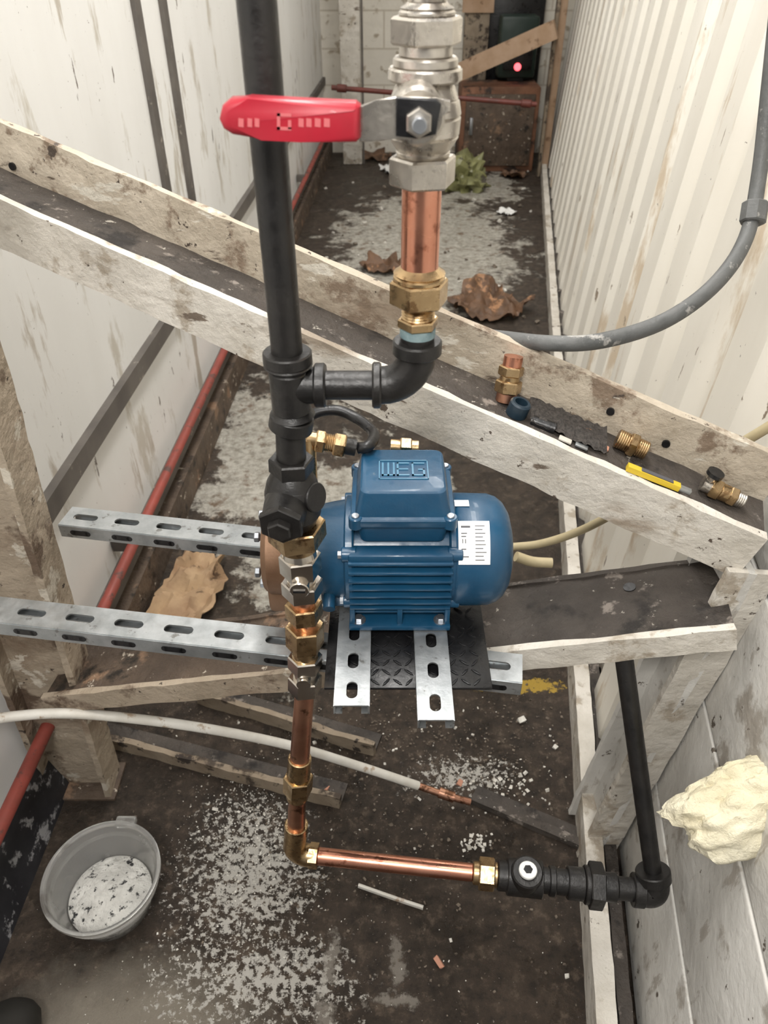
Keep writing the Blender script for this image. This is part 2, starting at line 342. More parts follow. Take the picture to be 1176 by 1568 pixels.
def sheet(name,c,sx,sy,m,seed=0,amp=.03,rot=0,n=16,curl=0):
    bm=bmesh.new(); bmesh.ops.create_grid(bm,x_segments=n,y_segments=n,size=.5)
    for v in bm.verts:
        x,y=v.co.x,v.co.y
        L=sqrt(x*x+y*y)+1e-6; sq=max(abs(x),abs(y))/L; a=atan2(y,x)
        e=(.55+.45*sq)*(1+.5*noise.noise(Vector((cos(a)*1.6+seed,sin(a)*1.6,seed)))+.2*noise.noise(Vector((cos(a)*5,sin(a)*5+seed,seed))))
        q=Vector((x*3+seed,y*3,seed))
        z=amp*(abs(noise.noise(q))*1.6+.5*abs(noise.noise(q*2.5)))+curl*(x*x+y*y)
        v.co=Vector((x*sx*e,y*sy*e,z+.002))
    bmesh.ops.solidify(bm,geom=bm.faces[:],thickness=.0015)
    me=bpy.data.meshes.new(name); bm.to_mesh(me); bm.free(); me.materials.append(M[m])
    for p_ in me.polygons: p_.use_smooth=True
    me.set_sharp_from_angle(angle=radians(30))
    o=bpy.data.objects.new(name,me); o.location=Vector(c)+Z*.003; o.rotation_euler=(0,0,rot); bpy.context.scene.collection.objects.link(o); return o
crumple('plastic_bag',atZ(708,286,0),.13,.14,.13,'bag',3,.6,4,hf=.5)
sheet('crumpled_brown_paper',atZ(745,472,0),.28,.30,'leafb',1,.07,.4,24)
sheet('crumpled_brown_paper',atZ(592,412,0),.2,.2,'leafb',5,.04,1.1,18)
sheet('torn_cardboard',atZ(292,912,0),.15,.28,'card',2,.03,-.2,18,.05)
sheet('paper_scrap',atZ(600,262,0),.14,.2,'label',8,.03,.4,12)
sheet('paper_scrap',atZ(775,327,0),.08,.1,'label',4,.02,.8,12)
for (u,v,sx,seed) in ((575,242,.2,16),(785,270,.14,17)):
    sheet('dead_leaf_litter',atZ(u,v,0),sx,sx*1.2,'leafb',seed,.03,seed,14)
# ---------------------------------------------------------------- columns and beams
def hbeam(name,p0,p1,prof_list,up=Z,rough=.0025):
    b=B(name)
    for prof,m in prof_list: fr=b.prism(p0,p1,prof,m,up,rough)
    return b,fr
def R(w0,w1,u0,u1): return [(w0,u0),(w1,u0),(w1,u1),(w0,u1)]
D0=atY(-60,276,1.02); D1=atY(1172,820,.665)
D0=D0-(D1-D0).normalized()*.06
DEP=.070
b,(dd,du,dw)=hbeam('diagonal_steel_beam',D0,D1,[(R(-.012,0,-.063,.004),'paintw'),(R(0,DEP,-.009,0),'grime_shade'),(R(DEP,DEP+.012,-.035,.060),'paint')])  # web coloured dark for its shade as well as grime
b.done()
def shelf(uu,wo,h=0):
    lo,hi=0,1
    for _ in range(40):
        mid=(lo+hi)/2; q=D0.lerp(D1,mid)+dw*wo+du*h
        if proj(q)[0]<uu: lo=mid
        else: hi=mid
    return D0.lerp(D1,lo)+dw*wo+du*h
b=B('beam_bolt_holes')
for uu,h in ((935,.03),(1020,.02),(20,.01)):
    q=shelf(uu,DEP-.0015,h); b.lathe(q,-dw,[(0,.005),(.0028,.005)],'rubber',14)
b.done()
E0=atY(70,1064,.752); E1=atY(1125,958,.615); EM=E0.lerp(E1,.5)
b=B('cross_steel_beam')
for (pa,pb,mf,mw) in ((E0,EM,'painttan','rust'),(EM,E1,'paintw','grime_shade')):
    ed,eu,ew=b.prism(pa,pb,R(-.01,0,-.032,.005),mf,Z,.0025)
    b.prism(pa,pb,R(0,.118,-.009,0),mw,Z,.0025); b.prism(pa,pb,R(.113,.121,-.034,.003),mw,Z,.0025)
q=E0.lerp(E1,.89)+eu*-.0005+ew*.085; b.lathe(q,eu,[(0,.008),(.002,.008)],'rubber',16)
b.done()
C0=atZ(130,1198,0); C1=atY(-92,560,.76); C1=C0+(C1-C0)*1.35
b=B('steel_column')
b.prism(C0,C1,R(-.055,.055,-.005,.005),'painttan',up=-Yv,rough=.002)
b.prism(C0,C1,R(-.060,-.050,-.03,.035),'painttan',up=-Yv,rough=.002)
b.prism(C0,C1,R(.050,.060,-.03,.035),'painttan',up=-Yv,rough=.002)
b.box(C0+Z*.004,.14,.08,.008,'rust',bev=.002)
q=C0.lerp(C1,.52)+Vector((-.03,-.012,0)); b.lathe(q,-Yv,[(0,.009),(.007,.009)],'rubber',16)
b.done()
G0=Vector((.372,.715,0)); G1=Vector((.372+.062,.695,.70))
b=B('steel_column')
b.prism(G0,G1,R(-.045,.045,-.005,.005),'board',up=X,rough=.002)
b.prism(G0,G1,R(-.045,-.035,-.03,.03),'board',up=X,rough=.002)
b.prism(G0,G1,R(.035,.045,-.03,.03),'paintw',up=X,rough=.002)
b.done()
b=B('floor_joist'); p=atZ(140,1130,.02);q=atZ(520,1230,.02); b.prism(p,q,R(0,.012,-.02,.012),'tan',rough=.003); b.prism(p,q,R(.012,.05,-.02,-.012),'grime_shade'); b.done()
b=B('floor_joist'); p=atZ(300,1068,.02);q=atZ(572,1150,.02); b.prism(p,q,R(0,.012,-.02,.016),'tan',rough=.003); b.prism(p,q,R(.012,.05,-.02,-.012),'grime_shade'); b.done()
b=B('floor_joist'); p=atZ(720,1228,.006);q=atZ(890,1300,.006); b.prism(p,q,R(0,.016,-.006,.008),'grime_shade',rough=.002); b.prism(p,q,R(.016,.04,-.006,-.002),'grime_shade'); b.done()
b=B('spattered_skirting_board'); p=Vector((-.625,.36,0));q=Vector((-.612,.84,0)); b.prism(p,q,[(0,0),(.012,0),(-.012,.13),(-.024,.13)],'rubblebd'); b.done()
# ---------------------------------------------------------------- slotted strut
def strut(name,p0,p1,w=.041,h=.021,cell=.05,sl=.028,sw=.0135,side=True):
    b=B(name); d=(p1-p0); L=d.length; d.normalize(); n=max(1,round(L/cell)); cell=L/n
    wd=Z.cross(d).normalized(); up=d.cross(wd)
    b.slotplate(p0,d,wd,up,cell,w,n,sl,sw,.002,'galv')
    for s_ in (-1,1):
        o=p0+wd*(s_*w/2)-up*h/2
        b.prism(o,o+d*L,[(-.001,-h/2),(.001,-h/2),(.001,h/2-.0012),(-.001,h/2-.0012)],'galv',up=up)
        o2=p0+wd*(s_*(w/2-.004))-up*h
        b.prism(o2,o2+d*L,[(-.004,0),(.004,0),(.004,.0015),(-.004,.0015)],'galv',up=up)
    if L>.4:
        for c in range(n):
            q=p0+d*(cell*(c+.5))-wd*(w/2+.0011)-up*(h*.55)
            for t in (-1,1): b.lathe(q+d*(t*.011),-wd,[(0,.0042),(.0006,.0042)],'rubber',12)
            b.box(q-wd*.0003,.022,.0006,.0084,'rubber',ax=(d,wd,up))
    b.done()
ZS=.640
strut('slotted_channel',atZ(-60,926,ZS),atZ(800,1023,ZS),cell=.062,sl=.036,sw=.012)
strut('slotted_channel',atZ(100,789,ZS),atZ(700,855,ZS),cell=.062,sl=.036,sw=.012)
strut('slotted_channel',Vector((-.034,.492,.660)),Vector((-.034,.735,.660)),w=.036,h=.014,cell=.041,sl=.022,sw=.012)
strut('slotted_channel',Vector((.0535,.474,.660)),Vector((.0535,.735,.660)),w=.036,h=.014,cell=.041,sl=.022,sw=.012)
b=B('checker_plate'); b.box(Vector((.0265,.63,.6425)),.184,.205,.004,'rubber',bev=.001)
for i in range(15):
    for j in range(15):
        c=Vector((-.06+i*.0125,.535+j*.0138,.6443))
        a=radians(45 if (i+j)%2 else -45)+.1; dx=Vector((cos(a),sin(a),0)); dy=Vector((-sin(a),cos(a),0))
        if abs(c.x-.0265)<.086: b.poly([c-dx*.0065,c-dx*.003-dy*.0013,c+dx*.003-dy*.0013,c+dx*.0065,c+dx*.003+dy*.0013,c-dx*.003+dy*.0013],Z,.0016,'rubber',.0004)
b.done()
# ---------------------------------------------------------------- motor
AY,AZ=.66,.73
mp=bpy.data.objects.new('electric_water_pump',None); mp.location=(0.02,AY,AZ); bpy.context.scene.collection.objects.link(mp)
bpy.context.view_layer.update()
def child(o):
    o.parent=mp; o.matrix_parent_inverse=mp.matrix_world.inverted(); return o
A=Vector((0,AY,AZ))
b=B('motor_body')
b.lathe(A+X*-.040,X,[(0,.054),(.116,.054)],'blue',40)
for i in range(9):
    zi=-.047+i*.0112; hy=.0665*(1-(abs(zi)/.082)**3.2)
    if zi<.035:
        b.box(A+X*.018+Z*zi,.113,2*hy,.0034,'blue',bev=.0008)
for yy in (-.05,.05):
    b.box(A+Vector((.018,yy,.034)),.113,.02,.014,'blue',bev=.003)
for xx in (-.044,.071):
    b.lathe(A+X*xx,X,[(0,.059),(.002,.0625),(.009,.0625),(.011,.060)],'blue',44)
    for an in (35,145,215,325):
        q=A+X*(xx-.002)+Vector((0,cos(radians(an)),sin(radians(an))))*.060
        b.cyl(q,q+X*.016,.0085,None,'blue',16,bev=.001)
        b.cyl(q-X*.004,q,.0045,None,'bolt',6)
child(b.done())
b=B('fan_cover'); b.lathe(A+X*.078,X,[(0,.063),(.003,.0655),(.040,.0645),(.049,.0615),(.057,.055),(.063,.045),(.0665,.032),(.068,.015),(.068,0)],'blue',48); child(b.done(50))
b=B('pump_bracket'); b.lathe(A-X*.044,-X,[(0,.058),(.012,.056),(.03,.052),(.034,.046),(.040,.046)],'blue',44)
b.box(A+Vector((-.058,-.02,-.045)),.03,.03,.03,'blue',bev=.004); b.cyl(A+Vector((-.062,-.045,-.03)),A+Vector((-.062,-.062,-.036)),.007,None,'blue',16); child(b.done())
b=B('pump_casing'); b.lathe(A-X*.082,-X,[(0,.05),(.002,.056),(.018,.056),(.022,.053),(.048,.052),(.054,.047),(.056,.02),(.056,0)],'bronze',44)
for an in range(0,360,60):
    q=A-X*.138+Vector((0,cos(radians(an)),sin(radians(an))))*.04; b.hexn(q,q-X*.006,.006,'bolt')
b.cyl(A+Vector((-.112,.02,.04)),A+Vector((-.112,.02,.085)),.017,None,'bronze',24,bev=.002)
b.box(A+Vector((-.110,0,-.05)),.05,.07,.04,'bronze',bev=.006); child(b.done())
b=B('motor_feet')
for sy in (-1,1):
    b.box(A+Vector((.018,sy*.048,-.0655)),.116,.032,.007,'blue',bev=.0015)
    b.box(A+Vector((.018,sy*.036,-.054)),.10,.008,.024,'blue',bev=.001)
    for xx in (-.036,.018,.072):
        b.box(A+Vector((xx,sy*.045,-.052)),.006,.03,.026,'blue',bev=.001)
    for xx in (-.029,.065):
        q=A+Vector((xx,sy*.054,-.062)); b.cyl(q,q+Z*.0015,.008,None,'bolt',18); b.hexn(q+Z*.001,q+Z*.006,.0055,'bolt')
child(b.done())
def rr(cx,cy,hx,hy,rad,z,n=5):
    P=[]
    for (sx,sy,a0) in ((1,1,0),(-1,1,90),(-1,-1,180),(1,-1,270)):
        for i in range(n+1):
            a=radians(a0+90*i/n); P.append(Vector((cx+sx*(hx-rad)+cos(a)*rad,cy+sy*(hy-rad)+sin(a)*rad,z)))
    return P
tc=(.020,.665)
b=B('terminal_box')
b.rings([rr(*tc,.046,.044,.008,.775),rr(*tc,.049,.047,.008,.798),rr(*tc,.0545,.051,.008,.799),rr(*tc,.0555,.052,.008,.801),rr(*tc,.0555,.052,.008,.808),rr(*tc,.0545,.051,.008,.8095),
  rr(*tc,.0505,.0475,.009,.8105),rr(*tc,.0458,.042,.009,.834),rr(*tc,.0448,.041,.009,.8365),rr(*tc,.0428,.039,.009,.838)],'blue')
for sx in (-1,1):
    for sy in (-1,1):
        q=Vector((tc[0]+sx*.0500,tc[1]+sy*.0467,.797)); b.cyl(q,q+Z*.014,.0075,None,'blue',18,bev=.001); b.cyl(q+Z*.013,q+Z*.016,.0042,None,'bolt',16,bev=.0006)
b.cyl(Vector((.068,.66,.787)),Vector((.082,.66,.787)),.008,None,'blue',18)
zt=.8382; x0,x1,y0,y1=-.005,.047,.648,.682
def bar(xa,ya,xb,yb,w=.0020):
    p=Vector((xa,ya,zt));q=Vector((xb,yb,zt)); d=(q-p); L=d.length; d.normalize(); b.box((p+q)/2,L+w,w,.0014,'bluel',ax=(d,Z.cross(d),Z))
def up_(t): return y0+t*(y1-y0)
bar(x0,y0,x1,y0,.0012);bar(x0,y1,x1,y1,.0012);bar(x0,y0,x0,y1,.0012);bar(x1,y0,x1,y1,.0012)
def gx(t): return x0+t*(x1-x0)
for (a,c,d,e) in ((.07,.85,.07,.2),(.07,.2,.30,.2),(.30,.2,.30,.85),(.185,.2,.185,.85),
                  (.38,.85,.38,.2),(.38,.85,.6,.85),(.38,.2,.6,.2),(.38,.52,.58,.52),
                  (.69,.85,.69,.2),(.69,.2,.92,.2),(.69,.85,.92,.85),(.92,.2,.92,.5),(.82,.5,.92,.5)):
    bar(gx(a),up_(c),gx(d),up_(e))
child(b.done(30))
b=B('rating_label')
def patch(xa,xb,fa,fb,r,m,n=8):
    pr=None
    for i in range(n+1):
        f=radians(fa+(fb-fa)*i/n); row=[A+Vector((x_,-r*cos(f),r*sin(f))) for x_ in (xa,xb)]
        if pr: b.quad([pr[0],pr[1],row[1],row[0]],m)
        pr=row
patch(.080,.114,26,68,.0662,'label'); patch(.078,.094,86,96,.0662,'label')
for i in range(10):
    f=30+i*3.6; patch(.098,.098+random.uniform(.008,.014),f,f+.8,.0664,'ink',1)
for f in (40,52,55): patch(.083,.083+random.uniform(.005,.008),f,f+1.0,.0664,'ink',1)
patch(.084,.085,46,50,.0664,'ink',1);patch(.087,.088,46,50,.0664,'ink',1);patch(.083,.093,61,63,.0664,'ink',1);patch(.083,.091,33,34,.0664,'ink',1)
child(b.done(recalc=False))
# ---------------------------------------------------------------- pipework
YP=.56; XR_=.0268
def interp(T,v):
    if v<=T[0][0]: return T[0][1]
    for (a,x),(c,y) in zip(T,T[1:]):
        if v<=c: return x+(y-x)*(v-a)/(c-a)
    return T[-1][1]
zof=lambda v,Y=YP: atY(588,v,Y).z
axR=lambda v: Vector((XR_,YP,zof(v)))
UL=[(640,444),(760,448),(850,459),(900,463),(960,467),(1050,467),(1110,463),(1200,456),(1310,452)]
def axL(v):
    if v<=640: return Vector((-.0787,YP,zof(v)))
    return atY(interp(UL,v),v,interp([(1000,YP),(1310,.535)],v))
def seg(b,ax,v0,v1,h0,h1,m,n=28,bev=.0012):
    p0,p1=ax(v0),ax(v1); r0,r1=m_(h0,p0),m_(h1,p1)
    if n==6: b.hexn(p0,p1,(r0+r1)/2*1.06,m,ref=Vector((.35,1,0)))
    else: b.cyl(p0,p1,r0,r1,m,n,bev=bev)
def threads(b,p0,p1,r,m,n=6):
    L=(p1-p0).length; pr=[]
    for i in range(n): pr+=[(L*i/n,r*.93),(L*(i+.5)/n,r)]
    pr.append((L,r*.93)); b.lathe(p0,p1-p0,pr,m,24)
b=B('black_steel_pipe'); b.cyl(axL(545),axL(0)+Z*.5,.0128,None,'black',28); b.done()
zc=zof(590)
b=B('pipe_tee_fitting'); T=Vector((-.0787,YP,zc))
for args in ((538,556,38,38),(556,566,38,31),(566,628,31,30),(628,636,30,35),(636,656,34,34)): seg(b,axL,*args,'black')
uX=lambda u: (u-588)*.632/1150
b.cyl(T,Vector((uX(482),YP,zc)),.0155,None,'black'); b.cyl(Vector((uX(482),YP,zc)),Vector((uX(500),YP,zc)),.0185,None,'black',bev=.0015)
b.done()
b=B('pipe_nipple'); b.cyl(Vector((uX(499),YP,zc)),Vector((uX(571),YP,zc)),.0122,None,'black'); b.done()
b=B('pipe_elbow_fitting')
b.cyl(Vector((uX(570),YP,zc)),Vector((uX(584),YP,zc)),.0193,None,'black',bev=.0015)
xe=uX(584); re=XR_-xe
b.tube([Vector((xe-.002,YP,zc))]+[Vector((xe+re*sin(a),YP,zc+re-re*cos(a))) for a in [radians(t) for t in range(0,91,10)]]+[Vector((XR_,YP,zc+re+.006))],.0158,'black',24,1)
b.cyl(Vector((XR_,YP,zc+re)),Vector((XR_,YP,zc+re+.012)),.0200,None,'black',28,bev=.0015)
b.done()
zt_=zc+re+.012
b=B('pipe_nipple'); b.cyl(Vector((XR_,YP,zt_-.001)),axR(502),.0135,None,'black'); b.cyl(axR(513),axR(500.5),.0142,None,'tape'); b.done()
b=B('brass_compression_fitting')
seg(b,axR,500,486,30,30,'brass',6); threads(b,axR(487),axR(462),m_(26,axR(475)),'brass'); seg(b,axR,464,428,43,43,'brass',6); seg(b,axR,429,420,40,40,'brass'); seg(b,axR,421,408,40,33,'brass',28,.002)
b.done()
b=B('copper_pipe'); b.cyl(axR(409),axR(281),.0142,None,'copper',32); b.done()
b=B('ball_valve')
for a in ((282,238,49,49,6),(240,228,40,42,28),(230,205,42,54,28),(206,176,55,57,28),(176,150,57,54,28),(152,128,52,46,28),(128,122,46,52,28),(123,102,57,57,28),(103,86,50,50,28),(87,66,41,41,28),(68,24,53,53,6),(25,14,44,44,28),(15,3,42,34,28),(5,-25,30,30,28)):
    seg(b,axR,*a[:4],'nickel',a[4])
st_=atY(641,186,.50)
b.cyl(Vector((st_.x,.55,st_.z)),Vector((st_.x,.512,st_.z)),.017,None,'nickel',28,bev=.002)
b.cyl(Vector((st_.x,.513,st_.z)),Vector((st_.x,.505,st_.z)),.011,None,'nickel',28)
def slab(pts,Y,th,m,bev=.001): b.poly([atY(u,v,Y) for u,v in pts],Yv,th,m,bev)
slab([(548,164),(575,154),(606,148),(668,150),(690,154),(690,172),(672,178),(670,208),(640,214),(606,210),(585,216),(548,218)],.503,.003,'nickel',.0008)
slab([(606,149),(668,152),(676,160),(672,178),(668,206),(640,213),(606,209)],.4995,.0035,'rubber',.001)
b.hexn(Vector((st_.x,.500,st_.z)),Vector((st_.x,.493,st_.z)),.0085,'nickel'); b.cyl(Vector((st_.x,.494,st_.z)),Vector((st_.x,.486,st_.z)),.0045,None,'bolt',16,bev=.0006)
slab([(352,152),(380,151),(545,158),(552,164),(552,213),(545,220),(460,218),(400,215),(355,208),(341,199),(334,184),(339,163)],.496,.016,'red',.0045)
for (ua,ub) in ((365,373),(379,386),(390,397),(457,465),(469,477),(482,491),(496,505)):
    slab([(ua,181),(ub,182),(ub,195),(ua,194)],.4957,.001,'redtxt',0)
for q in ([(424,173),(446,174),(446,179),(424,178)],[(424,173),(429,173),(429,199),(424,199)],[(424,194),(446,195),(446,200),(424,199)],[(441,184),(446,184),(446,198),(441,198)]):
    slab(q,.4957,.001,'redtxt',0)
b.done()
b=B('pipe_nipple'); seg(b,axL,655,701,23,23,'black'); b.done()
b=B('check_valve')
seg(b,axL,700,722,33,33,'black',6); seg(b,axL,720,738,30,38,'black'); seg(b,axL,736,756,39,43,'black'); seg(b,axL,755,785,43,41,'black'); seg(b,axL,784,800,39,32,'black')
c=axL(758)+X*-.003; fdir=Vector((-.1,-1,-.12)).normalized()
b.cyl(c,c+fdir*.036,.0215,.019,'black',28,bev=.001); b.hexn(c+fdir*.035,c+fdir*.042,.0215,'black'); b.hexn(c+fdir*.041,c+fdir*.050,.0115,'black'); 
b.cyl(c+X*.008,c+Vector((.027,-.012,.006)),.014,None,'black',24,bev=.001)
b.done()
b=B('brass_union_fitting'); seg(b,axL,800,826,43,42,'brass',6); seg(b,axL,825,837,33,31,'brass'); b.done()
b=B('chrome_isolating_valve'); seg(b,axL,837,850,25,27,'chrome'); seg(b,axL,848,876,31,30,'chrome',6); seg(b,axL,876,888,22,22,'chrome'); seg(b,axL,888,909,29,31,'chrome',6)
q=axL(880); b.cyl(q,q+Vector((0,-.024,0)),.010,None,'chrome',20,bev=.001); b.box(q+Vector((0,-.0245,0)),.012,.002,.003,'rubber'); b.done()
b=B('copper_pipe'); seg(b,axL,909,922,19,19,'copperd',28,0); b.done()
b=B('brass_compression_fitting'); seg(b,axL,922,945,27,27,'brass',6); seg(b,axL,944,958,18,18,'copperd'); seg(b,axL,956,988,28,28,'brass',6); seg(b,axL,987,1003,20,20,'brass'); b.done()
b=B('chrome_isolating_valve'); seg(b,axL,1003,1022,25,25,'chrome',6); seg(b,axL,1021,1036,18,18,'chrome'); seg(b,axL,1035,1056,25,24,'chrome',6); q=axL(1028); b.cyl(q,q+Vector((0,-.02,0)),.008,None,'chrome',20); b.done()
b=B('copper_pipe'); seg(b,axL,1056,1160,15,15,'copperd',28,0); b.done()
b=B('brass_coupling'); seg(b,axL,1160,1190,18,18,'brass'); seg(b,axL,1188,1212,22,21,'brass',6); seg(b,axL,1211,1220,17,17,'brass'); b.done()
b=B('copper_pipe'); seg(b,axL,1220,1263,13.5,13.5,'copperd',28,0); b.done()
ZH=axL(1306).z; K=axL(1306)
def axH(u): return atZ(u,1309+(u-470)*(1366-1309)/535,ZH)
b=B('brass_elbow_fitting'); 
seg(b,axL,1262,1276,18,18,'brass'); 
hd=(axH(500)-K); hd.z=0; hd.normalize(); ctr=axH(452); up0=axL(1272)
P=[up0]+[ctr+Z*.02*(1-sin(a))**1.0+hd*.02*(1-cos(a)) for a in [radians(t) for t in range(0,91,15)]]+[axH(480)]
b.tube(P,.0155,'brass',20,1); b.cyl(axH(474),axH(487),m_(19,K),None,'brass',6); b.done()
def hseg(b,u0,u1,h,m,n=28):
    p0,p1=axH(u0),axH(u1); r=m_(h,p0)
    if n==6: b.hexn(p0,p1,r*1.04,m)
    else: b.cyl(p0,p1,r,None,m,n,bev=.0012)
b=B('copper_pipe'); hseg(b,487,724,13,'copper'); b.done()
b=B('brass_compression_fitting'); hseg(b,724,734,17,'brass'); hseg(b,733,757,23,'brass',6); hseg(b,756,762,18,'brass'); b.done()
b=B('drain_valve_tee'); hseg(b,762,778,22,'black'); hseg(b,776,830,27,'black'); hseg(b,829,872,19,'black'); hseg(b,840,850,22,'black'); hseg(b,868,894,24,'black')
q=axH(803); b.cyl(q,q+Vector((0,-.006,.030)),.024,.021,'black',28,bev=.002); q2=q+Vector((0,-.006,.030)); b.cyl(q2,q2+Z*.006,.012,None,'label',24,bev=.001); b.hexn(q2+Z*.005,q2+Z*.0068,.0062,'rubber')
b.done()
b=B('pipe_union_fitting'); hseg(b,894,902,28,'black'); hseg(b,901,923,33,'black',6); hseg(b,922,944,21,'black'); b.done()
b=B('pipe_elbow_fitting'); hseg(b,944,975,17,'black'); hseg(b,968,986,25,'black')
top=atY(955,1004,.635); el=axH(1004); ud=(top-el).normalized()
b.tube([axH(984),axH(995),el+ud*.006+(axH(984)-el)*.12,el+ud*.022],m_(23,el),'black',22,5); b.cyl(el+ud*.018,el+ud*.034,m_(26,el),None,'black',28,bev=.0015); b.done()
b=B('black_steel_pipe'); b.cyl(el+ud*.034,top,.0115,None,'black',24); b.done()
b=B('brass_hose_fitting'); s0=atY(470,672,.70); s1=atY(535,684,.70); e=(s1-s0); L=e.length; e.normalize()
b.cyl(s0,s0+e*L*.25,.009,None,'brass'); b.hexn(s0+e*L*.2,s0+e*L*.42,.0135,'brass'); threads(b,s0+e*L*.4,s0+e*L*.65,.0105,'brass'); b.hexn(s0+e*L*.62,s0+e*L*.9,.014,'brass'); b.cyl(s0+e*L*.88,s0+e*L*1.15,.0095,None,'black')
b.cyl(s0,Vector((s0.x,.685,.80)),.010,None,'brass'); b.done()
b=B('rubber_hose'); b.tube([s1+e*.010,s1+e*.022+Z*.006,atY(572,664,.735),atY(548,642,.765),atY(512,628,.775),atY(470,640,.77),atY(432,690,.76),atY(425,790,.75)],.0065,'rubber',14,6); b.done()
b=B('brass_hose_fitting'); b.cyl(atY(598,684,.735),atY(640,686,.735),.009,None,'brass'); b.hexn(atY(612,684,.735),atY(630,685,.735),.012,'brass'); b.done()
# small loose things on the beam
b=B('brass_compression_fitting'); q=shelf(774,.040,.001); ax=(du*1.0+dw*.25+dd*-.25).normalized()
b.cyl(q,q+ax*.012,.0125,None,'copperd'); b.hexn(q+ax*.011,q+ax*.026,.0165,'brass'); b.cyl(q+ax*.026,q+ax*.032,.012,None,'brass'); b.hexn(q+ax*.032,q+ax*.044,.0155,'brass'); b.cyl(q+ax*.044,q+ax*.056,.0115,None,'copper'); b.done()
b=B('brass_threaded_coupling'); q=shelf(945,.045,.013); threads(b,q,q+dd*.016,.012,'brass',6); b.hexn(q+dd*.015,q+dd*.024,.0155,'brass'); threads(b,q+dd*.023,q+dd*.038,.0115,'brass',6); b.done()
b=B('plastic_pipe_cap'); q=shelf(790,.022,.001); b.lathe(q,du,[(0,.013),(.016,.013),(.018,.011),(.018,.008),(.008,.008),(.008,0)],mat('navy_plastic',(.010,.025,.04),rough=.4),24); b.cyl(q+dd*.02,q+dd*.05+du*.003,.008,None,'rubber',20); b.done()
b=B('mesh_cloth_strip'); k=b.mi('mesh'); g=[]
for i in range(25):
    row=[]
    for j in range(9):
        p=shelf(812+i*4.9,.014+j*.0066,.004+.010*abs(noise.noise(Vector((i*.35,j*.4,2))))*(1+.6*sin(j*.8)))
        row.append(b.bm.verts.new(p))
    g.append(row)
for i in range(24):
    for j in range(8): b.face([g[i][j],g[i+1][j],g[i+1][j+1],g[i][j+1]],k)
b.done(180)
b=B('yellow_utility_knife'); p=shelf(960,.002,.008);q=shelf(1040,.008,.007); b.prism(p,q,R(-.0045,.0045,-.003,.004),'yplast',up=du); b.prism(p.lerp(q,.25),p.lerp(q,.85),R(-.003,.003,.004,.005),'ink',up=du)
b.prism(q,q+(q-p).normalized()*.014,R(-.003,.003,-.002,.003),'galv',up=du); b.done()
b=B('small_brass_valve'); q=shelf(1075,.03,.012); b.cyl(q,q+dd*.012,.009,None,'nickel',20); b.hexn(q+dd*.01,q+dd*.022,.013,'brass'); b.cyl(q+dd*.02,q+dd*.034,.0105,None,'brass',20,bev=.002); b.hexn(q+dd*.032,q+dd*.042,.012,'brass'); threads(b,q+dd*.04,q+dd*.052,.0095,'nickel',5); b.cyl(q+dd*.006,q+dd*.006+du*.018,.005,None,'nickel',16); b.lathe(q+dd*.006+du*.016,du,[(0,.010),(.005,.010)],'rubber',20); b.done()
for i,(uu,wo,mm) in enumerate(((880,.03,'paintw'),(905,.055,'leafb'),(922,.03,'brick'),(865,.01,'paintw'),(890,.012,'galv'))):
    q=shelf(uu,wo,.002); b=B('paint_flake'); b.box(q+du*.001,.016,.009,.003,mm,ax=(dd,dw,du),bev=.001); b.done()
# ---------------------------------------------------------------- cables & pipes
b=B('white_plastic_pipe'); pts=[atZ(-60,1112,.36),atZ(20,1097,.35),atZ(120,1093,.33),atZ(280,1110,.28),atZ(430,1138,.2),atZ(540,1170,.12),atZ(640,1203,.05)]
b.tube(pts,.0080,'cable',14,8); b.done()
b=B('copper_tail_pipe'); b.tube([atZ(636,1202,.05),atZ(690,1220,.03),atZ(720,1228,.02)],.0065,'copperd',12,6); b.cyl(atZ(672,1213,.036),atZ(695,1221,.03),.010,None,'copperd'); b.done()
b=B('grey_flexible_conduit'); pts=[atY(610,535,1.06),atY(680,508,.98),atY(760,517,.88),atY(850,526,.83),atY(930,520,.83),atY(1020,490,.85),atY(1095,435,.89),atY(1142,365,.95),atY(1162,270,1.0),atY(1176,150,1.03),atY(1190,20,1.05)]
b.tube(pts,.0095,'greyc',14,8); 
q=atY(1152,342,.965); q2=atY(1157,310,.98); b.cyl(q,q2,.016,None,'greyc',8,bev=.002); b.done()
b=B('yellow_cable'); pts=[atY(778,838,.95),atY(830,832,.93),atY(890,812,.90),atY(960,775,.87),atY(1050,722,.83),atY(1115,690,.80),atY(1200,640,.76)]
b.tube(pts,.0065,'yellow',12,6); b.done()
b=B('yellow_cable'); b.tube([atY(790,852,.97),atY(815,860,.97),atY(845,862,.97)],.009,'yellow',12,4); b.done()
b=B('red_pipe'); xr=lambda y:XLw(y)+.05
b.tube([Vector((xr(y),y,.2)) for y in (.3,1.5,3,4.5,YB-.05)],.0120,'redpipe',16,1)
for y in (1.3,2.9,4.4): b.box(Vector((xr(y)-.025,y,.2)),.045,.03,.035,'darktrim')
b.done()
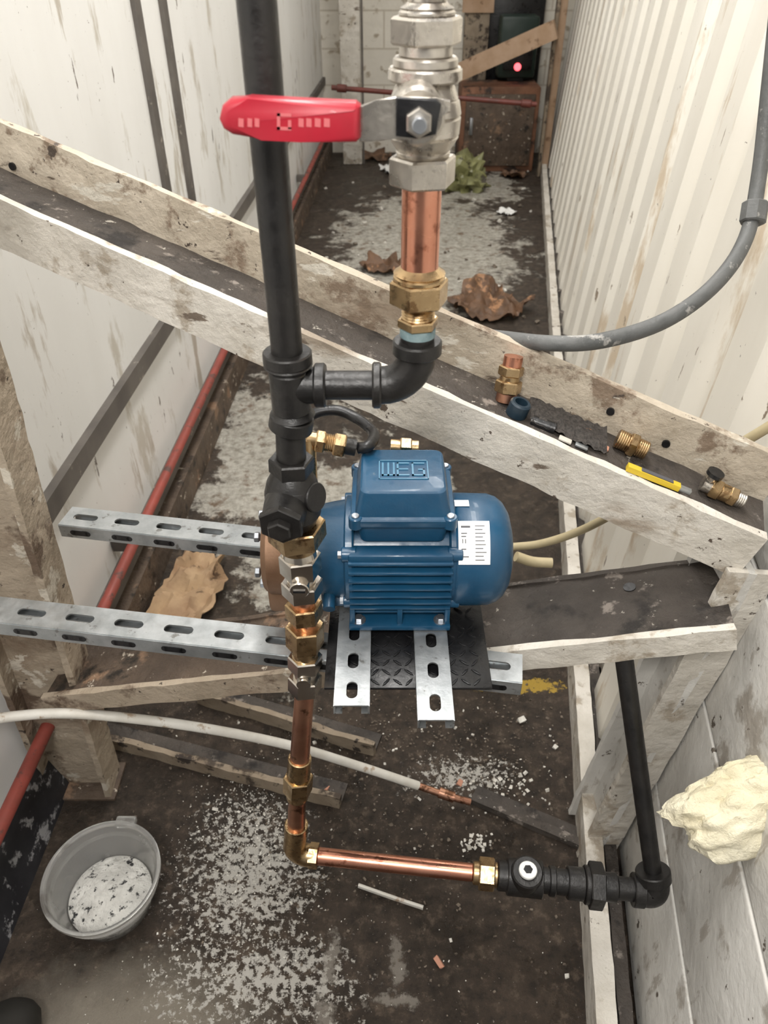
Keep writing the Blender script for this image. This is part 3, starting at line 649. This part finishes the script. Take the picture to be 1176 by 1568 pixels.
# ---------------------------------------------------------------- bucket, debris, foam, boot
bc=atZ(155,1340,.095); bc.z=0
b=B('plastic_bucket')
b.lathe(bc,Z,[(.001,0),(.001,.062),(.004,.064),(.089,.0875),(.090,.093),(.096,.093),(.097,.0905),(.096,.087),(.089,.0855),(.006,.0625),(.005,0)],'plast',56,cap=False)
b.lathe(bc,Z,[(.068,.082),(.070,.087),(.072,.087),(.074,.084)],'plast',56,cap=False)
b.box(bc+Vector((.012,.097,.085)),.034,.016,.014,'plast',bev=.003)
b.lathe(bc,Z,[(.007,.0615),(.028,.0670),(.033,.061),(.038,.04),(.040,.02),(.041,0.0)],'powder',48)
b.done(40)
vs=[];fs=[];mi=[]
def chip(p,s,k):
    Rm=Matrix.Rotation(random.uniform(0,6.3),3,Vector((random.gauss(0,.4),random.gauss(0,.4),1)).normalized())
    n0=len(vs); a,bb,cc=s*random.uniform(.6,1.3),s*random.uniform(.5,1),s*random.uniform(.25,.6)
    for i in(-1,1):
        for j in(-1,1):
            for l in(-1,1): vs.append(p+Rm@Vector((i*a*random.uniform(.6,1),j*bb*random.uniform(.6,1),l*cc))+Z*cc)
    for q in((0,1,3,2),(4,6,7,5),(0,4,5,1),(2,3,7,6),(0,2,6,4),(1,5,7,3)): fs.append([n0+t for t in q]); mi.append(k)
def okp(p): return XLw(p.y)+.08<p.x<XRw(p.y)-.08 and (p-bc).length>.095
def scatter(n,u,v,su,sv,s0,s1,k=0):
    for _ in range(n):
        p=atZ(random.gauss(u,su),min(1650,max(420,random.gauss(v,sv))),0)
        if okp(p): chip(p,random.uniform(s0,s1)*random.choice((.6,.8,1,1.3)),k)
scatter(900,385,1280,45,55,.0007,.0018); scatter(500,350,1420,90,90,.0006,.0014); scatter(150,765,1208,45,20,.0014,.0038); scatter(35,725,1290,12,7,.002,.0035)
scatter(160,600,1300,200,150,.0006,.0015); scatter(40,650,1120,120,40,.0014,.003); scatter(1100,600,1250,230,140,.0010,.0026,1); scatter(600,600,1120,180,40,.0012,.003,1)
for _ in range(90):
    p=atZ(random.uniform(480,850),random.uniform(260,520),0)
    if okp(p): chip(p,random.uniform(.005,.014),random.choice((0,1,1,1)))
for (u,v,s,k) in ((798,1105,.010,0),(850,1145,.006,0),(500,1210,.012,2),(704,1200,.008,2),(672,1475,.009,2),(868,1495,.004,0),(635,1300,.005,0),(330,1240,.005,0),(690,1440,.004,0)): chip(atZ(u,v,0),s,k)
me=bpy.data.meshes.new('floor_debris'); me.from_pydata(vs,[],fs); me.materials.append(M['foamdebris']); me.materials.append(mat('grit',(.08,.062,.046),(.2,.165,.13),sc=60,rough=.9)); me.materials.append(M['brick'])
for p_,k in zip(me.polygons,mi): p_.material_index=k
me.update(); o=bpy.data.objects.new('floor_debris',me); bpy.context.scene.collection.objects.link(o)
b=B('white_plastic_strip'); b.tube([atZ(549,1356,.006),atZ(600,1374,.007),atZ(648,1390,.006)],.0055,'cable',8,4,flat=.6); b.done()
o=crumple('expanding_foam_block',atY(1162,1232,.475),.098,.045,.055,'foam',9.3,.34,5,False,1.3,(0,radians(-24),0),.35,40)
b=B('work_boot'); by=.425; bx=-.545
rg=[]
for (y,w,h,z) in ((-.27,.02,.03,.05),(-.255,.034,.06,.06),(-.2,.038,.07,.07),(-.12,.038,.06,.06),(-.05,.046,.045,.045),(-.02,.045,.036,.036),(.0,.036,.028,.03),(.012,.02,.016,.022)):
    rg.append([Vector((bx+w*cos(t)*1.0,by+y,z+h*sin(t)*.98+ .004)) for t in [2*pi*i/20 for i in range(20)]])
b.rings(rg,'boot'); 
b.lathe(Vector((bx,by-.215,.10)),Z,[(0,.042),(.10,.045),(.102,.04),(.0,.036)],'boot',24)
b.rings([[Vector((bx+w*1.05*cos(t),by+.0-.13+ .15*sin(t),z)) for t in [2*pi*i/28 for i in range(28)]] for w,z in ((.042,.001),(.044,.018))],'rubber')
b.done()
# ---------------------------------------------------------------- camera, light
cd=bpy.data.cameras.new('camera'); cam=bpy.data.objects.new('camera',cd); bpy.context.scene.collection.objects.link(cam)
cam.location=CAM; cam.rotation_euler=(radians(90)-PT,0,0)
cd.sensor_fit='VERTICAL'; cd.sensor_height=36; cd.lens=F/1568*36; cd.clip_start=.02
cd.dof.use_dof=True; cd.dof.focus_distance=.88; cd.dof.aperture_fstop=10
bpy.context.scene.camera=cam
def area(name,loc,rot,sx,sy,e,c=(1,.97,.925)):
    l=bpy.data.lights.new(name,'AREA'); l.shape='RECTANGLE'; l.size=sx; l.size_y=sy; l.energy=e; l.color=c
    o=bpy.data.objects.new(name,l); o.location=loc; o.rotation_euler=rot; bpy.context.scene.collection.objects.link(o)
area('ceiling_strip_light',(.0,1.1,2.7),(0,0,0),.25,1.6,36)
area('ceiling_strip_light',(.3,3.4,2.75),(0,0,0),.25,1.8,28)
area('added_near_light',(-.15,-.45,2.0),(radians(40),0,0),.4,.3,19)  # added lamp above and behind the camera, gives the ribbed wall contrast
w=bpy.data.worlds.new('world'); bpy.context.scene.world=w; w.use_nodes=True; nt=w.node_tree
bg=nt.nodes['Background']; tc_=nd(nt,'ShaderNodeTexCoord'); sx_=nd(nt,'ShaderNodeSeparateXYZ',{'Vector':tc_.outputs['Generated']})
f=maprange(nt,sx_.outputs[2],-.2,.8); nt.links.new(mixc(nt,f,(.34,.325,.31),(1,.985,.96)),bg.inputs['Color']); bg.inputs['Strength'].default_value=.52
vs_=bpy.context.scene.view_settings; vs_.view_transform='Standard'; vs_.look='None'; vs_.exposure=0.08
